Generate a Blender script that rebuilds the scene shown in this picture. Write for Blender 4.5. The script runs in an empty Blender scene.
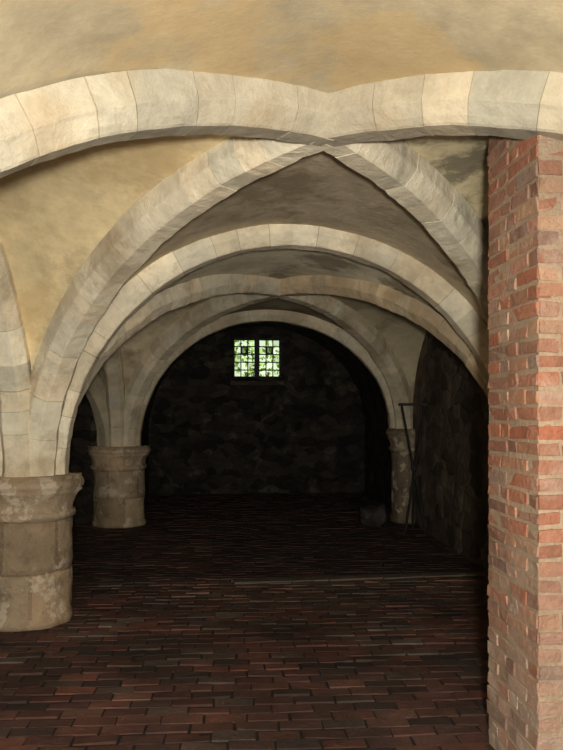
import bpy, math, random
from mathutils import Vector, noise
random.seed(7)
S=bpy.context.scene
S.view_settings.view_transform='Standard'
S.view_settings.look='None'

# ------------------------------------------------------------ materials
def mat_surface(name, base=(1,1,1), attr=True, big=1.2, mid=7, var=(0.62,1.15), stain=None, stain_scale=1.6,
                stain_lo=.55, stain_hi=.7, stain_amt=.8, bump=.35, bscale=26, rough=.9, rubble=0, stain2=None, s2_amt=.7, s2_mul=2.3, rvar=(.6,1.3)):
    m=bpy.data.materials.new(name); m.use_nodes=True
    nt=m.node_tree; N=nt.nodes; L=nt.links
    b=N['Principled BSDF']; b.inputs['Roughness'].default_value=rough
    b.inputs['Specular IOR Level'].default_value=.25
    tc=N.new('ShaderNodeTexCoord')
    def nz(sc,det=6,ro=.6,off=0):
        mp=N.new('ShaderNodeMapping'); mp.inputs['Location'].default_value=(off,off*1.7,off*.3)
        L.new(tc.outputs['Object'],mp.inputs['Vector'])
        n=N.new('ShaderNodeTexNoise'); n.inputs['Scale'].default_value=sc
        n.inputs['Detail'].default_value=det; n.inputs['Roughness'].default_value=ro
        L.new(mp.outputs[0],n.inputs['Vector']); return n.outputs['Fac']
    def ramp(src,a,b_,lo,hi):
        r=N.new('ShaderNodeMapRange'); r.inputs['From Min'].default_value=a; r.inputs['From Max'].default_value=b_
        r.inputs['To Min'].default_value=lo; r.inputs['To Max'].default_value=hi
        L.new(src,r.inputs['Value']); return r.outputs[0]
    def mix(mode,fac,a,b_):
        x=N.new('ShaderNodeMix'); x.data_type='RGBA'; x.blend_type=mode
        for s,v in ((0,fac),(6,a),(7,b_)):
            if isinstance(v,(int,float)): x.inputs[s].default_value=v
            elif isinstance(v,tuple): x.inputs[s].default_value=(*v,1)
            else: L.new(v,x.inputs[s])
        return x.outputs[2]
    if attr:
        a=N.new('ShaderNodeAttribute'); a.attribute_name='Col'; col=mix('MULTIPLY',1.0,a.outputs['Color'],base)
    else:
        col=mix('MIX',0.0,base,base)
    src=col
    col=mix('MULTIPLY',1.0,col,ramp(nz(big,off=3),.3,.7,*var))
    col=mix('MULTIPLY',1.0,col,ramp(nz(mid,8,.7,off=11),.25,.75,.78,1.18))
    # stains tint the local colour (relative), so they follow each cell / block
    if stain: col=mix('MIX',ramp(nz(stain_scale,7,.65,off=21),stain_lo,stain_hi,0,stain_amt),col,stain)
    if stain2: col=mix('MIX',ramp(nz(stain_scale*s2_mul,8,.7,off=47),.54,.64,0,s2_amt),col,stain2)
    h=nz(bscale,8,.7,off=5)
    if rubble:
        mp=N.new('ShaderNodeMapping'); mp.inputs['Scale'].default_value=(rubble*.6,rubble*.6,rubble)
        nn=N.new('ShaderNodeTexNoise'); nn.inputs['Scale'].default_value=2.5
        L.new(tc.outputs['Object'],nn.inputs['Vector'])
        wv=mix('LINEAR_LIGHT',.12,tc.outputs['Object'],nn.outputs['Color'])
        L.new(wv,mp.inputs['Vector'])
        v=N.new('ShaderNodeTexVoronoi'); v.feature='DISTANCE_TO_EDGE'; v.inputs['Scale'].default_value=1
        L.new(mp.outputs[0],v.inputs['Vector'])
        v2=N.new('ShaderNodeTexVoronoi'); v2.inputs['Scale'].default_value=1
        L.new(mp.outputs[0],v2.inputs['Vector'])
        sep=N.new('ShaderNodeSeparateColor'); L.new(v2.outputs['Color'],sep.inputs[0])
        col=mix('MULTIPLY',1.0,col,ramp(sep.outputs[0],0,1,*rvar))
        e=ramp(v.outputs['Distance'],0,.12,0,1)
        ad=N.new('ShaderNodeMath'); ad.operation='MULTIPLY_ADD'; L.new(e,ad.inputs[0]); ad.inputs[1].default_value=.7; L.new(h,ad.inputs[2])
        h=ad.outputs[0]
    bp=N.new('ShaderNodeBump'); bp.inputs['Strength'].default_value=bump; bp.inputs['Distance'].default_value=.03
    L.new(h,bp.inputs['Height']); L.new(bp.outputs[0],b.inputs['Normal'])
    L.new(col,b.inputs['Base Color'])
    return m
M_rib=mat_surface('limestone_rib',var=(.78,1.1),stain=(.34,.245,.135),stain_scale=1.7,stain_lo=.52,stain_hi=.68,stain_amt=.6,bump=.5,bscale=16,stain2=(.22,.18,.12),s2_amt=.28,s2_mul=2.6)
M_joint=mat_surface('lime_joint',base=(.36,.29,.19),attr=False,bump=.2)
M_plaster=mat_surface('vault_plaster',var=(.76,1.12),big=1.1,stain=(.52,.36,.16),stain_scale=1.0,stain_lo=.48,stain_hi=.56,stain_amt=.5,bump=.25,bscale=6,stain2=(.33,.24,.13),s2_amt=.45,s2_mul=1.7)
M_web=mat_surface('vault_rubble_web',var=(.65,1.15),stain=(.26,.205,.12),stain_scale=1.25,stain_lo=.50,stain_hi=.58,stain_amt=.7,bump=.45,bscale=9,stain2=(.62,.52,.34),s2_amt=.4)
M_damp=mat_surface('damp_web',var=(.65,1.15),stain=(.12,.105,.07),stain_scale=1.5,stain_lo=.47,stain_hi=.54,stain_amt=.75,bump=.45,bscale=9,stain2=(.60,.50,.30),s2_amt=.5)
M_col=mat_surface('column_stone',var=(.6,1.2),mid=10,stain=(.60,.50,.37),stain_scale=4.5,stain_lo=.55,stain_hi=.60,stain_amt=.7,bump=1.0,bscale=15,stain2=(.13,.095,.06),s2_amt=.55,s2_mul=1.3)
M_brick=mat_surface('pier_brick',var=(.82,1.12),mid=22,stain=(.56,.46,.36),stain_scale=3.4,stain_lo=.55,stain_hi=.68,stain_amt=.55,bump=1.0,bscale=30,stain2=(.20,.11,.07),s2_amt=.4,s2_mul=1.7)
M_mortar=mat_surface('pier_mortar',base=(.46,.34,.23),attr=False,mid=30,bump=.8,bscale=60)
M_floor=mat_surface('floor_brick',var=(.5,1.25),big=.8,mid=9,stain=(.022,.017,.014),stain_scale=1.1,stain_lo=.44,stain_hi=.62,stain_amt=.6,bump=.7,bscale=32,rough=.72)
M_floorbed=mat_surface('floor_bedding',base=(.022,.016,.012),attr=False,bump=.6,bscale=20)
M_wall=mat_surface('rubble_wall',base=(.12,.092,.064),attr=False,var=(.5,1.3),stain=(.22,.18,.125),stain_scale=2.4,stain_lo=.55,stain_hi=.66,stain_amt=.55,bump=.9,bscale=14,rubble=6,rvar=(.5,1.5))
M_wallback=mat_surface('dark_rubble_wall',base=(.028,.022,.017),attr=False,var=(.4,1.5),stain=(.075,.062,.045),stain_scale=2.9,stain_lo=.55,stain_hi=.61,stain_amt=.55,bump=.9,bscale=14,rubble=7,rvar=(.45,1.6))  # darkest rubble tone, shared by the far bay's walls and vault
M_slab=mat_surface('kerb_stone',base=(.13,.105,.075),attr=False,bump=.4)
M_iron=mat_surface('wrought_iron',base=(.02,.017,.015),attr=False,bump=.2,rough=.6)
M_lead=mat_surface('window_lead',base=(.02,.02,.02),attr=False,bump=.1,rough=.6)
M_leaf=mat_surface('leaf_green',attr=True,base=(1,1,1),bump=.0,rough=.6)
M_grass=mat_surface('garden_grass',attr=False,base=(.12,.2,.04),bump=.2)
gm=bpy.data.materials.new('old_glass'); gm.use_nodes=True
nt=gm.node_tree; nt.nodes.clear()
o=nt.nodes.new('ShaderNodeOutputMaterial'); t=nt.nodes.new('ShaderNodeBsdfTransparent'); a=nt.nodes.new('ShaderNodeAttribute'); a.attribute_name='Col'
g=nt.nodes.new('ShaderNodeBsdfGlossy'); g.inputs['Roughness'].default_value=.1; mx=nt.nodes.new('ShaderNodeMixShader'); mx.inputs[0].default_value=.06
nt.links.new(a.outputs['Color'],t.inputs['Color']); nt.links.new(t.outputs[0],mx.inputs[1]); nt.links.new(g.outputs[0],mx.inputs[2]); nt.links.new(mx.outputs[0],o.inputs[0])

# ------------------------------------------------------------ helpers
class MB:
    def __init__(s): s.v=[]; s.f=[]; s.c=[]
    def add(s,vs,fs,col=(1,1,1)):
        k=len(s.v); s.v+= [tuple(p) for p in vs]
        for f in fs: s.f.append([k+i for i in f]); s.c.append(col)
    def box(s,c,dx,dy,dz,ax=(1,0,0),ay=(0,1,0),col=(1,1,1),jit=0,az=(0,0,1)):
        c=Vector(c); ax=Vector(ax); ay=Vector(ay); az=Vector(az)
        vs=[]
        for k in(-1,1):
            for j in(-1,1):
                for i in(-1,1):
                    vs.append(c+ax*(i*dx/2+random.uniform(-jit,jit))+ay*(j*dy/2+random.uniform(-jit,jit))+az*(k*dz/2+random.uniform(-jit,jit)))
        s.add(vs,[(0,2,3,1),(4,5,7,6),(0,1,5,4),(2,6,7,3),(0,4,6,2),(1,3,7,5)],col)
    def obj(s,name,mat,parent=None,smooth=False,bevel=0):
        me=bpy.data.meshes.new(name); me.from_pydata(s.v,[],s.f); me.update()
        ca=me.color_attributes.new('Col','FLOAT_COLOR','CORNER')
        dat=[]
        for p,c in zip(me.polygons,s.c):
            for _ in range(p.loop_total): dat+= [c[0],c[1],c[2],1.0]
        ca.data.foreach_set('color',dat)
        me.materials.append(mat)
        if smooth:
            for p in me.polygons: p.use_smooth=True
        ob=bpy.data.objects.new(name,me); S.collection.objects.link(ob)
        if parent: ob.parent=parent
        if bevel:
            b=ob.modifiers.new('b','BEVEL'); b.width=bevel; b.segments=2; b.limit_method='ANGLE'
        return ob
def empty(name):
    e=bpy.data.objects.new(name,None); S.collection.objects.link(e); return e
def tint(c,a=.12):
    k=1+random.uniform(-a,a); w=random.uniform(-.04,.04)
    return (c[0]*k*(1+w),c[1]*k,c[2]*k*(1-w))

ceiling=empty('ceiling')
OFF=.14
def half(A,C,n=28,off=OFF):
    d=Vector((C[0]-A[0],C[1]-A[1])); Ld=d.length; d/=Ld
    a=Ld-off; out=[]
    for i in range(n+1):
        th=math.pi/2*i/n
        x=off+a*(1-math.cos(th)); z=A[2]+(C[2]-A[2])*math.sin(th)
        out.append(Vector((A[0]+d.x*x,A[1]+d.y*x,z)))
    return out
def rib(A,C,col,W=.26,D=.16,L=.27):
    d=Vector((C[0]-A[0],C[1]-A[1])); Ld=d.length; d/=Ld; a=Ld-OFF; h=C[2]-A[2]
    U=Vector((-d.y,d.x,0))
    n=400; tab=[]; s=0; prev=None
    for i in range(n+1):
        th=math.pi/2*i/n
        p=(OFF+a*(1-math.cos(th)), A[2]+h*math.sin(th))
        if prev: s+=math.hypot(p[0]-prev[0],p[1]-prev[1])
        tab.append((s,th)); prev=p
    tot=s
    def frame(s):
        s=max(0,min(tot,s)); lo,hi=0,n
        while hi-lo>1:
            m=(lo+hi)//2
            if tab[m][0]<s: lo=m
            else: hi=m
        f=(s-tab[lo][0])/max(1e-9,tab[hi][0]-tab[lo][0]); th=tab[lo][1]+f*(tab[hi][1]-tab[lo][1])
        x=OFF+a*(1-math.cos(th)); z=A[2]+h*math.sin(th)
        tx,tz=a*math.sin(th),h*math.cos(th); l=math.hypot(tx,tz); tx/=l; tz/=l
        P=Vector((A[0]+d.x*x,A[1]+d.y*x,z)); Nn=Vector((d.x*tz,d.y*tz,-tx))
        return P,Nn
    w=W/2
    hp=[(1,-.05),(1,D*.40),(.975,D*.47),(.90,D*.56),(.72,D*.78),(.56,D*.94),(.48,D*.99)]
    prof=[(-w*u,dd) for u,dd in hp]+[(w*u,dd) for u,dd in hp[::-1]]
    np_=len(prof)
    def section(s,sc=0.0,j=Vector()):
        P,Nn=frame(s); out=[]
        for i,(u,dd) in enumerate(prof):
            q=P+U*(u-(sc if u>0 else -sc))+Nn*(dd-(sc if dd>0 else 0))+j
            k=noise.noise(q*5)*.008+noise.noise(q*15)*.005
            q=q+Nn*k+U*(k if u>0 else -k)
            out.append(q)
        return out
    def tube(m,secs,c):
        vs=[v for s_ in secs for v in s_]; fs=[]
        for k in range(len(secs)-1):
            for i in range(np_-1): fs.append((k*np_+i,k*np_+i+1,(k+1)*np_+i+1,(k+1)*np_+i))
        fs.append(tuple(range(np_))[::-1]); fs.append(tuple((len(secs)-1)*np_+i for i in range(np_)))
        m.add(vs,fs,c)
    m=MB(); s=0
    while s<tot-.02:
        e=min(tot,s+L*random.uniform(.6,1.3))
        if tot-e<.12: e=tot
        j=U*random.uniform(-.002,.002)+Vector((0,0,random.uniform(-.002,.002)))
        g=random.uniform(.001,.0026)
        e2=e-g if e<tot else e; k=5
        c=tint(col,.12)
        if random.random()<.12: c=tuple(x*1.2 for x in c)
        tube(m,[section(s+g+(e2-s-g)*q/k,0,j) for q in range(k+1)],c)
        s=e
    m.obj('rib',M_rib,ceiling)
    c=MB(); tube(c,[section(tot*q/120,.0035) for q in range(121)],(1,1,1))
    c.obj('rib_joint',M_joint,ceiling)

def webgrid(E,D,col,mat,nw=12):
    n=len(E)-1; m=MB(); vs=[]
    for i in range(n+1):
        for k in range(nw+1):
            p=E[i].lerp(D[i],k/nw)
            q=noise.noise(p*1.3)*.02+noise.noise(p*4.5)*.007
            vs.append(p+Vector((0,0,q)))
    fs=[]
    for i in range(n):
        for k in range(nw):
            a=i*(nw+1)+k; fs.append((a,a+1,a+nw+2,a+nw+1))
    m.add(vs,fs,col); m.obj('vault_web',mat,ceiling,smooth=True)
def web(A,Mid,B,col,mat): webgrid(half(A,Mid),half(A,B),col,mat)

ZS=1.12; ZC=3.07
NL=(-1.95,2.05,1.14); NR=(2.50,2.10,1.2)
L1=(-1.97,5.66,ZS); R1=(2.13,5.95,ZS)
L2=(-2.31,10.4,ZS); R2=(1.88,10.7,1.36)
L3=(-2.60,14.2,ZS); R3=(1.65,14.5,1.36)
def lf(p): return (p[0]-4.05,p[1]-.28,ZS)
NLL,LL1,LL2,LL3=map(lf,(NL,L1,L2,L3))
def mid(p,q,z): return ((p[0]+q[0])/2,(p[1]+q[1])/2,z)
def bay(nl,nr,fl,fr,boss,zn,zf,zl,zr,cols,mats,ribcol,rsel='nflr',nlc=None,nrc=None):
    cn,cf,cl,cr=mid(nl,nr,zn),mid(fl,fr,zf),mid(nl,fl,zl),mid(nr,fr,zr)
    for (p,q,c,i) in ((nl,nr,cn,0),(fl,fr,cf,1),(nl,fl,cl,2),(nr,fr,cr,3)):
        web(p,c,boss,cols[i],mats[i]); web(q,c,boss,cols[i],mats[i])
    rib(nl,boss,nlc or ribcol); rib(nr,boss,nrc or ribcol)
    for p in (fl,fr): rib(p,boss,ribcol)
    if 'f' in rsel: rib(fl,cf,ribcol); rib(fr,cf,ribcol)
    if 'l' in rsel: rib(nl,cl,ribcol); rib(fl,cl,ribcol)
P,Wb=M_plaster,M_web
cream=(.45,.40,.295); pale=(.74,.65,.47); grey=(.66,.56,.39); dim=(.46,.38,.25)  # near ribs toned down, far ribs lightened: lamp falloff offset in the colours
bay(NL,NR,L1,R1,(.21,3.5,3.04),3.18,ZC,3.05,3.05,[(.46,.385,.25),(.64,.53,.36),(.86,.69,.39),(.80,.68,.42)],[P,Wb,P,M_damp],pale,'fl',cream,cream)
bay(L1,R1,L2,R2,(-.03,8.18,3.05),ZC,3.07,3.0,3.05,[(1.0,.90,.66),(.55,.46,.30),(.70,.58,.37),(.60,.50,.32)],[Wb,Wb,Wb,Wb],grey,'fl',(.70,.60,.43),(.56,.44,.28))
c2=mid(L2,R2,3.07); c3=mid(L3,R3,3.30)
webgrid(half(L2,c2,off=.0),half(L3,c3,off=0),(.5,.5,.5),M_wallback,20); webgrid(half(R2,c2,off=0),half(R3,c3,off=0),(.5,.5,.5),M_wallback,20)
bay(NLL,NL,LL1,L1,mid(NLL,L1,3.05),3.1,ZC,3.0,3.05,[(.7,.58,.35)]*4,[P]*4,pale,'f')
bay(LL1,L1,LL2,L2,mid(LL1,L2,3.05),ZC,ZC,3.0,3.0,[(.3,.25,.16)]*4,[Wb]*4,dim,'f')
m=MB(); E=half(NL,mid(NL,NR,3.18)); E2=half(NR,mid(NL,NR,3.18)); prof=E+E2[::-1][1:]
vs=[];K=20
for k in range(K+1):
    for p in prof:
        q=Vector((p.x,p.y-(p.y+3.0)*k/K,p.z)); q.z+=noise.noise(q*1.3)*.02+noise.noise(q*4.5)*.007; vs.append(q)
n=len(prof); fs=[(k*n+i,k*n+i+1,(k+1)*n+i+1,(k+1)*n+i) for k in range(K) for i in range(n-1)]
m.add(vs,fs,(.46,.385,.25)); m.obj('entrance_barrel_vault',M_plaster,ceiling,smooth=True)
m=MB(); m.box((-2.0,5.95,3.78),9.6,18.9,.16); m.obj('light_block_slab',M_joint,ceiling)  # unseen slab added over the vault to stop sun and sky leaking in

# ------------------------------------------------------------ columns
def column(name,P_,colr,r=.335,rc=.42):
    zs=P_[2]; seg=72; zj=.40*zs/1.12
    pr=[(0,.0),(r+.012,0),(r+.012,.05),(r,.07)]
    pr+=[(r,.07+(zj-.075)*q/6) for q in range(1,7)]
    pr+=[(r-.009,zj-.002),(r-.009,zj+.003),(r,zj+.006)]
    pr+=[(r,zj+.006+(zs-.352-zj)*q/7) for q in range(1,8)]
    pr+=[(r-.008,zs-.343),(r-.008,zs-.338),(r+.002,zs-.334),(r+.022,zs-.318),(r+.034,zs-.295),(r+.024,zs-.272),(r+.006,zs-.262),
         (r+.010,zs-.22),(r+.026,zs-.17),(r+.050,zs-.135),(rc-.010,zs-.115),(rc-.022,zs-.10),(rc,zs-.09),(rc+.006,zs-.06),(rc-.002,zs-.03),(rc-.016,zs-.028),(rc-.012,zs),(.12,zs+.001),(0,zs+.001)]
    vs=[]
    for (rr,z) in pr:
        for k in range(seg):
            a=2*math.pi*k/seg; p=Vector((math.cos(a)*rr,math.sin(a)*rr,z))
            q=Vector((P_[0],P_[1],0))+p
            dn=(noise.noise(q*3.2)*.02+noise.noise(q*9)*.014+noise.noise(q*22)*.006) if .25<rr else 0
            vs.append(q+Vector((math.cos(a),math.sin(a),0))*dn)
    m=MB(); rings=len(pr); joints=[zj, zs-.34]
    for k in range(rings-1):
        zc=(pr[k][1]+pr[k+1][1])/2; drum=sum(zc>j for j in joints)
        isj=abs(zc-zj)<.005 or abs(zc-(zs-.34))<.004
        for i in range(seg):
            st=int(((i+drum*7)%seg)/seg*5)
            random.seed(drum*17+st*3+int(P_[1]*10)); c=tint(colr,.2)
            if drum==2: c=tuple(x*1.2 for x in c)
            if isj or (drum<2 and (i+drum*7)*5%seg<5 and .07<zc): c=tuple(x*.72 for x in c)
            m.f.append([k*seg+i,k*seg+(i+1)%seg,(k+1)*seg+(i+1)%seg,(k+1)*seg+i]); m.c.append(c)
    m.v=vs
    ob=m.obj(name,M_col,None,smooth=True)
    c=MB(); vs=[]
    for z in (zs-.01,zs+.25,zs+.7):
        for k in range(16):
            a=2*math.pi*k/16; vs.append((P_[0]+.17*math.cos(a),P_[1]+.17*math.sin(a),z))
    c.add(vs,[(j*16+k,j*16+(k+1)%16,(j+1)*16+(k+1)%16,(j+1)*16+k) for j in range(2) for k in range(16)],cream)
    c.obj('springer',M_rib,ob)
    return ob
cl=(.34,.25,.155)
column('stone_column',L1,cl)
column('stone_column.001',L2,(.42,.31,.19),r=.36,rc=.44)
column('stone_column.002',NL,cl)
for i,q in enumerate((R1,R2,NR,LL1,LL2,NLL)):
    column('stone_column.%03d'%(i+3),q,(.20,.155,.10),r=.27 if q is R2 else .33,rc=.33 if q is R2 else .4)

# ------------------------------------------------------------ walls
def wall(name,p,q,z0,z1,th,mat,holes=None):
    p=Vector((p[0],p[1],0)); q=Vector((q[0],q[1],0)); d=(q-p); Lh=d.length; d.normalize(); nrm=Vector((-d.y,d.x,0))
    m=MB()
    def piece(a,b,za,zb): m.box(p+d*(a+b)/2+nrm*th/2+Vector((0,0,(za+zb)/2)),b-a,abs(th),zb-za,d,nrm)
    if holes:
        a,b,za,zb=holes
        piece(0,a,z0,z1); piece(b,Lh,z0,z1)
        if za>z0: piece(a,b,z0,za)
        piece(a,b,zb,z1)
    else: piece(0,Lh,z0,z1)
    m.obj(name,mat); return p,d,nrm,Lh
TOP=3.7
wall('wall_right',(2.53,1.7),(R1[0],R1[1]),0,TOP,-.4,M_wall)
wall('wall_right_middle',R1,R2,0,TOP,-.4,M_wall)
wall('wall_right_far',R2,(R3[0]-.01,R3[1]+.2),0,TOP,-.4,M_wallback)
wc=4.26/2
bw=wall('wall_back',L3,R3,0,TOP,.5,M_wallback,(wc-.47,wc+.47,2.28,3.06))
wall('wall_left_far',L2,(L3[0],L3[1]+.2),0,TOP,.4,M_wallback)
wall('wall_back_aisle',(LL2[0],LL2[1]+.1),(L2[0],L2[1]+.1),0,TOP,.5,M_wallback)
wall('wall_left',(NLL[0],NLL[1]-.3),(LL2[0],LL2[1]+.2),0,TOP,.4,M_wall)
wall('wall_front_aisle',(NLL[0],NLL[1]),(NL[0],NL[1]),0,TOP,-.35,M_wall)
wall('wall_entrance_left',(NL[0],-3.0),(NL[0],2.05),0,1.14,.35,M_wall)
wall('wall_entrance_right',(NR[0],-3.0),(NR[0],2.05),0,1.2,-.35,M_wall)
wall('wall_entrance',(-2.3,-3.0),(2.9,-3.0),0,TOP,-.35,M_wall,(1.8,3.4,0,2.2))

# ------------------------------------------------------------ floor
random.seed(11)
fl=MB(); ang=math.radians(3.6); ux=Vector((math.cos(ang),math.sin(ang),0)); uy=Vector((-math.sin(ang),math.cos(ang),0))
bl,bh=.225,.108
row=0; y=-3.4
pal=[(.150,.064,.044),(.115,.053,.040),(.088,.047,.037),(.150,.075,.053),(.065,.041,.033),(.13,.056,.040),(.105,.070,.053)]
while y<15.6:
    x=-7.0+(row%2)*bl/2+random.uniform(-.03,.03)
    while x<3.4:
        c=ux*(x+bl/2)+uy*y
        if -6.7<c.x<2.8 and -3.2<c.y<15.0:
            cc=tint(random.choice(pal),.3)
            if random.random()<.015: cc=(.15,.12,.09)
            if 5.9<y<7.0 and c.x>-.6:      # dusty worn band in front of the kerb
                f=.35*random.random(); cc=tuple(a_*(1-f)+b_*f for a_,b_ in zip(cc,(.17,.14,.10)))
            if y>7.1: cc=tuple(q*.52 for q in cc)      # far-end gloom painted into the brick colour beyond the kerb
            tz=Vector((random.uniform(-.02,.02),random.uniform(-.035,.035),1)).normalized()
            ax=(ux-tz*ux.dot(tz)).normalized(); ay=tz.cross(ax)
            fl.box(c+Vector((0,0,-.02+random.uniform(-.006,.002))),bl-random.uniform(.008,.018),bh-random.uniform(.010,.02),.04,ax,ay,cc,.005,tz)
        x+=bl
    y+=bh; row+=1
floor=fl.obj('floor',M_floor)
m=MB(); m.box((-2,6,-.06),12,20,.10); m.obj('floor_bedding',M_floorbed,floor)
m=MB(); a=Vector((-.45,6.86,0)); b=Vector((2.0,7.22,0)); dd=(b-a).normalized(); dn=Vector((-dd.y,dd.x,0)); s=0
while s<(b-a).length-.1:
    l=random.uniform(.35,.6); m.box(a+dd*(s+l/2)+Vector((0,0,-.004)),l-.012,.12,.03,dd,dn,(1,1,1),.004); s+=l
m.obj('floor_kerb_strip',M_slab,floor)

# ------------------------------------------------------------ brick pier
pier=empty('brick_pier')
far=Vector((.997,3.54,0)); dn=Vector((-.08,.9968,0)).normalized(); dr=Vector((dn.y,-dn.x,0))
SZ=.57; SX=.80
near=far-dn*SZ; ctr=near+dr*SX/2+dn*SZ/2; TOPZ=2.95
m=MB(); m.box(ctr+Vector((0,0,TOPZ/2)),SX-.014,SZ-.014,TOPZ,dr,dn); m.obj('pier_core',M_mortar,pier)
bm=MB(); z=.0; crs=0
palb=[(.43,.175,.10),(.36,.15,.09),(.46,.22,.125),(.32,.155,.10),(.40,.19,.115),(.26,.135,.095),(.47,.27,.165),(.38,.18,.11),(.44,.16,.09)]
def run(P0,dirv,nv,Lr,z,h,first):
    s=0; k=first
    while s<Lr-.01:
        l=(.215 if k%2==0 else .105)*random.uniform(.9,1.1)
        if Lr-(s+l)<.06: l=Lr-s
        l=min(l,Lr-s)
        c=tint(random.choice(palb),.12)
        lime=max(0,1-z/1.2)*random.uniform(.0,.85)+(.35 if random.random()<.12 else random.uniform(0,.12))
        lime=min(lime,.75)
        c=tuple(x*(1-lime)+y_*lime for x,y_ in zip(c,(.50,.41,.32)))
        dd=.06; pr=random.uniform(-.006,.001)
        bm.box(P0+dirv*(s+l/2)+nv*(-dd/2+pr)+Vector((0,0,z+h/2+random.uniform(-.003,.003))),l-.014,dd,h-.017,dirv,nv,c,.0055)
        s+=l; k+=1
while z<TOPZ-.02:
    h=.071*random.uniform(.92,1.08); h=min(h,TOPZ-z)
    run(near,dn,-dr,SZ,z,h,crs); run(near,dr,-dn,SX,z,h,crs+1)
    run(near+dn*SZ,dr,dn,SX,z,h,crs); run(near+dr*SX,dn,dr,SZ,z,h,crs+1)
    z+=h; crs+=1
bm.obj('pier_bricks',M_brick,pier,bevel=.006)

# ------------------------------------------------------------ window
win=empty('window_1')
p,d,nrm,Lh=bw
O=p+d*wc+nrm*.22
fr=MB()
W_,z0,z1=.94,2.28,3.06
for sx in(-1,1): fr.box(O+d*sx*(W_/2-.012)+Vector((0,0,(z0+z1)/2)),.03,.08,z1-z0,d,nrm)
fr.box(O+Vector((0,0,(z0+z1)/2)),.10,.10,z1-z0,d,nrm)
for zz in (z0+.015,z1-.015): fr.box(O+Vector((0,0,zz)),W_,.08,.03,d,nrm)
for sx in(-1,1):
    cx=sx*.25; lw=.38
    for k in(-1,1): fr.box(O+d*(cx+k*lw*.18)+Vector((0,0,(z0+z1)/2)),.021,.02,z1-z0,d,nrm)
    for r_ in range(1,5): fr.box(O+d*cx+Vector((0,0,z0+(z1-z0)*r_/5)),lw+.04,.02,.021,d,nrm)
    for k in(-1,1):
        fr.box(O+d*(cx+k*.05)+Vector((0,0,z0+.55)),.022,.03,.15,d,nrm); fr.box(O+d*cx+Vector((0,0,z0+.55+k*.065)),.10,.03,.022,d,nrm)
fr.obj('window_frame',M_lead,win)
gl=MB()
for sx in(-1,1):
    for i in range(3):
        for r_ in range(5):
            c=O+d*(sx*.25+(i-1)*.135)+Vector((0,0,z0+(z1-z0)*(r_+.5)/5))
            hw,hh=.068,.078; k=random.uniform(.6,.95); cc=(k*.90,k,k*.66)
            if (i==1 and r_==3): cc=(.18,.22,.12)
            gl.add([c-d*hw-Vector((0,0,hh)),c+d*hw-Vector((0,0,hh)),c+d*hw+Vector((0,0,hh)),c-d*hw+Vector((0,0,hh))],[(0,1,2,3)],cc)
gl.obj('leaded_panes',gm,win)
sl=MB(); q=p+d*wc
sl.add([q-d*.52-nrm*.03+Vector((0,0,2.20)),q+d*.52-nrm*.03+Vector((0,0,2.20)),q+d*.5+nrm*.2+Vector((0,0,2.3)),q-d*.5+nrm*.2+Vector((0,0,2.3)),
        q-d*.52-nrm*.03+Vector((0,0,2.13)),q+d*.52-nrm*.03+Vector((0,0,2.13)),q+d*.5+nrm*.2+Vector((0,0,2.13)),q-d*.5+nrm*.2+Vector((0,0,2.13))],
       [(0,1,2,3),(4,5,1,0),(5,6,2,1),(7,4,0,3)])
sl.obj('window_sill',M_wall,win)
sh=MB()
for i in range(3000):
    c=Vector((random.uniform(-2.2,1.6),16.4+random.uniform(-.4,.6),random.uniform(1.6,4.3)))
    if c.z>3.05+noise.noise(c*1.8)*1.2: continue
    u=Vector((random.gauss(0,1),random.gauss(0,1),random.gauss(0,1))).normalized(); v=u.cross(Vector((random.gauss(0,1),random.gauss(0,1),random.gauss(0,1)))).normalized()
    s_=random.uniform(.05,.10); g_=random.uniform(.7,1.4)
    sh.add([c-u*s_,c+v*s_*.5,c+u*s_,c-v*s_*.5],[(0,1,2,3)],(.40*g_,.55*g_,.14*g_))
for k in range(7):
    x=-1.8+k*.5; sh.box((x,16.5,1.2),.05,.05,2.6,col=(.1,.07,.04))
sh.obj('garden_shrub',M_leaf)
m=MB(); m.box((-.4,17.5,-.1),9,4.2,.2); m.obj('ground_garden',M_grass)

# ------------------------------------------------------------ iron stand
def rod(m,a,b,r):
    a=Vector(a); b=Vector(b); t=(b-a).normalized(); u=t.cross(Vector((0,1,0.01))).normalized(); v=t.cross(u); vs=[]
    for e in(a,b):
        for k in range(10): vs.append(e+u*r*math.cos(k*.6283)+v*r*math.sin(k*.6283))
    m.add(vs,[(k,(k+1)%10,10+(k+1)%10,10+k) for k in range(10)]+[tuple(range(10)),tuple(range(19,9,-1))])
m=MB(); X0,Y0=1.74,9.65
rod(m,(X0-.15,Y0,1.69),(X0+.17,Y0+.03,.0),.015)
rod(m,(X0+.16,Y0+.04,1.69),(X0-.10,Y0+.02,.0),.015)
rod(m,(X0+.02,Y0+.03,.95),(X0+.04,Y0+.26,.0),.013)
m.box((X0,Y0+.02,1.70),.37,.06,.035)
m.box((X0+.01,Y0+.02,.86),.05,.06,.05)
m.obj('iron_candle_stand',M_iron)
m=MB(); vs=[];fs=[]; nu,nv=20,12
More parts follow.
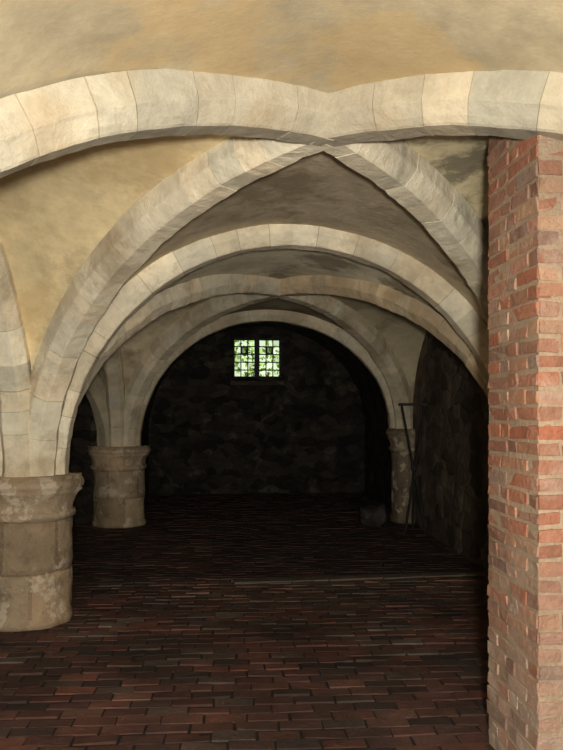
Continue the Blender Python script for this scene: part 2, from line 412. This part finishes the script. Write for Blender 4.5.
for j in range(nv+1):
    for i in range(nu):
        a=2*math.pi*i/nu; b=math.pi*j/nv
        p=Vector((math.sin(b)*math.cos(a),math.sin(b)*math.sin(a),math.cos(b)))
        p=Vector([math.copysign(abs(x)**.55,x) for x in p]); p*=1+noise.noise(p*1.5)*.25
        vs.append(Vector((1.30+p.x*.19,10.3+p.y*.15,.15+p.z*.15)))
for j in range(nv):
    for i in range(nu): fs.append((j*nu+i,j*nu+(i+1)%nu,(j+1)*nu+(i+1)%nu,(j+1)*nu+i))
m.add(vs,fs,(.10,.08,.06)); m.obj('loose_stone_block',M_wallback,smooth=True)

# ------------------------------------------------------------ lights
def area(name,loc,target,size,power,col,sy=None):
    l=bpy.data.lights.new(name,'AREA'); l.energy=power; l.color=col; l.size=size
    if sy: l.shape='RECTANGLE'; l.size_y=sy
    o=bpy.data.objects.new(name,l); S.collection.objects.link(o); o.location=loc
    o.rotation_euler=(Vector(target)-Vector(loc)).to_track_quat('-Z','Y').to_euler(); return o
area('entrance_flash_lamp',(.09,-.35,1.64),(0,6,2.2),.14,185,(1,.955,.87))
area('rear_fill_light',(.3,-2.7,1.2),(0,6,2.0),1.4,120,(1,.97,.90),1.7)  # added fill behind the camera, from an unseen opening, to lift the far bays
sl_=bpy.data.lights.new('sun','SUN'); sl_.energy=6; sl_.angle=.02; so=bpy.data.objects.new('sun',sl_); S.collection.objects.link(so)
so.rotation_euler=Vector((.3,.5,-1)).to_track_quat('-Z','Y').to_euler()
w=bpy.data.worlds.new('World'); S.world=w; w.use_nodes=True
bg=w.node_tree.nodes['Background']; bg.inputs[0].default_value=(.9,.97,1,1); bg.inputs[1].default_value=1.3

# ------------------------------------------------------------ camera
cd=bpy.data.cameras.new('camera'); cam=bpy.data.objects.new('camera',cd); S.collection.objects.link(cam)
cam.location=(0,0,1.6); cam.rotation_euler=(math.pi/2,0,0)
cd.sensor_fit='VERTICAL'; cd.sensor_height=36; cd.lens=730/750*36; cd.shift_y=37/750; cd.clip_start=.05
S.camera=cam
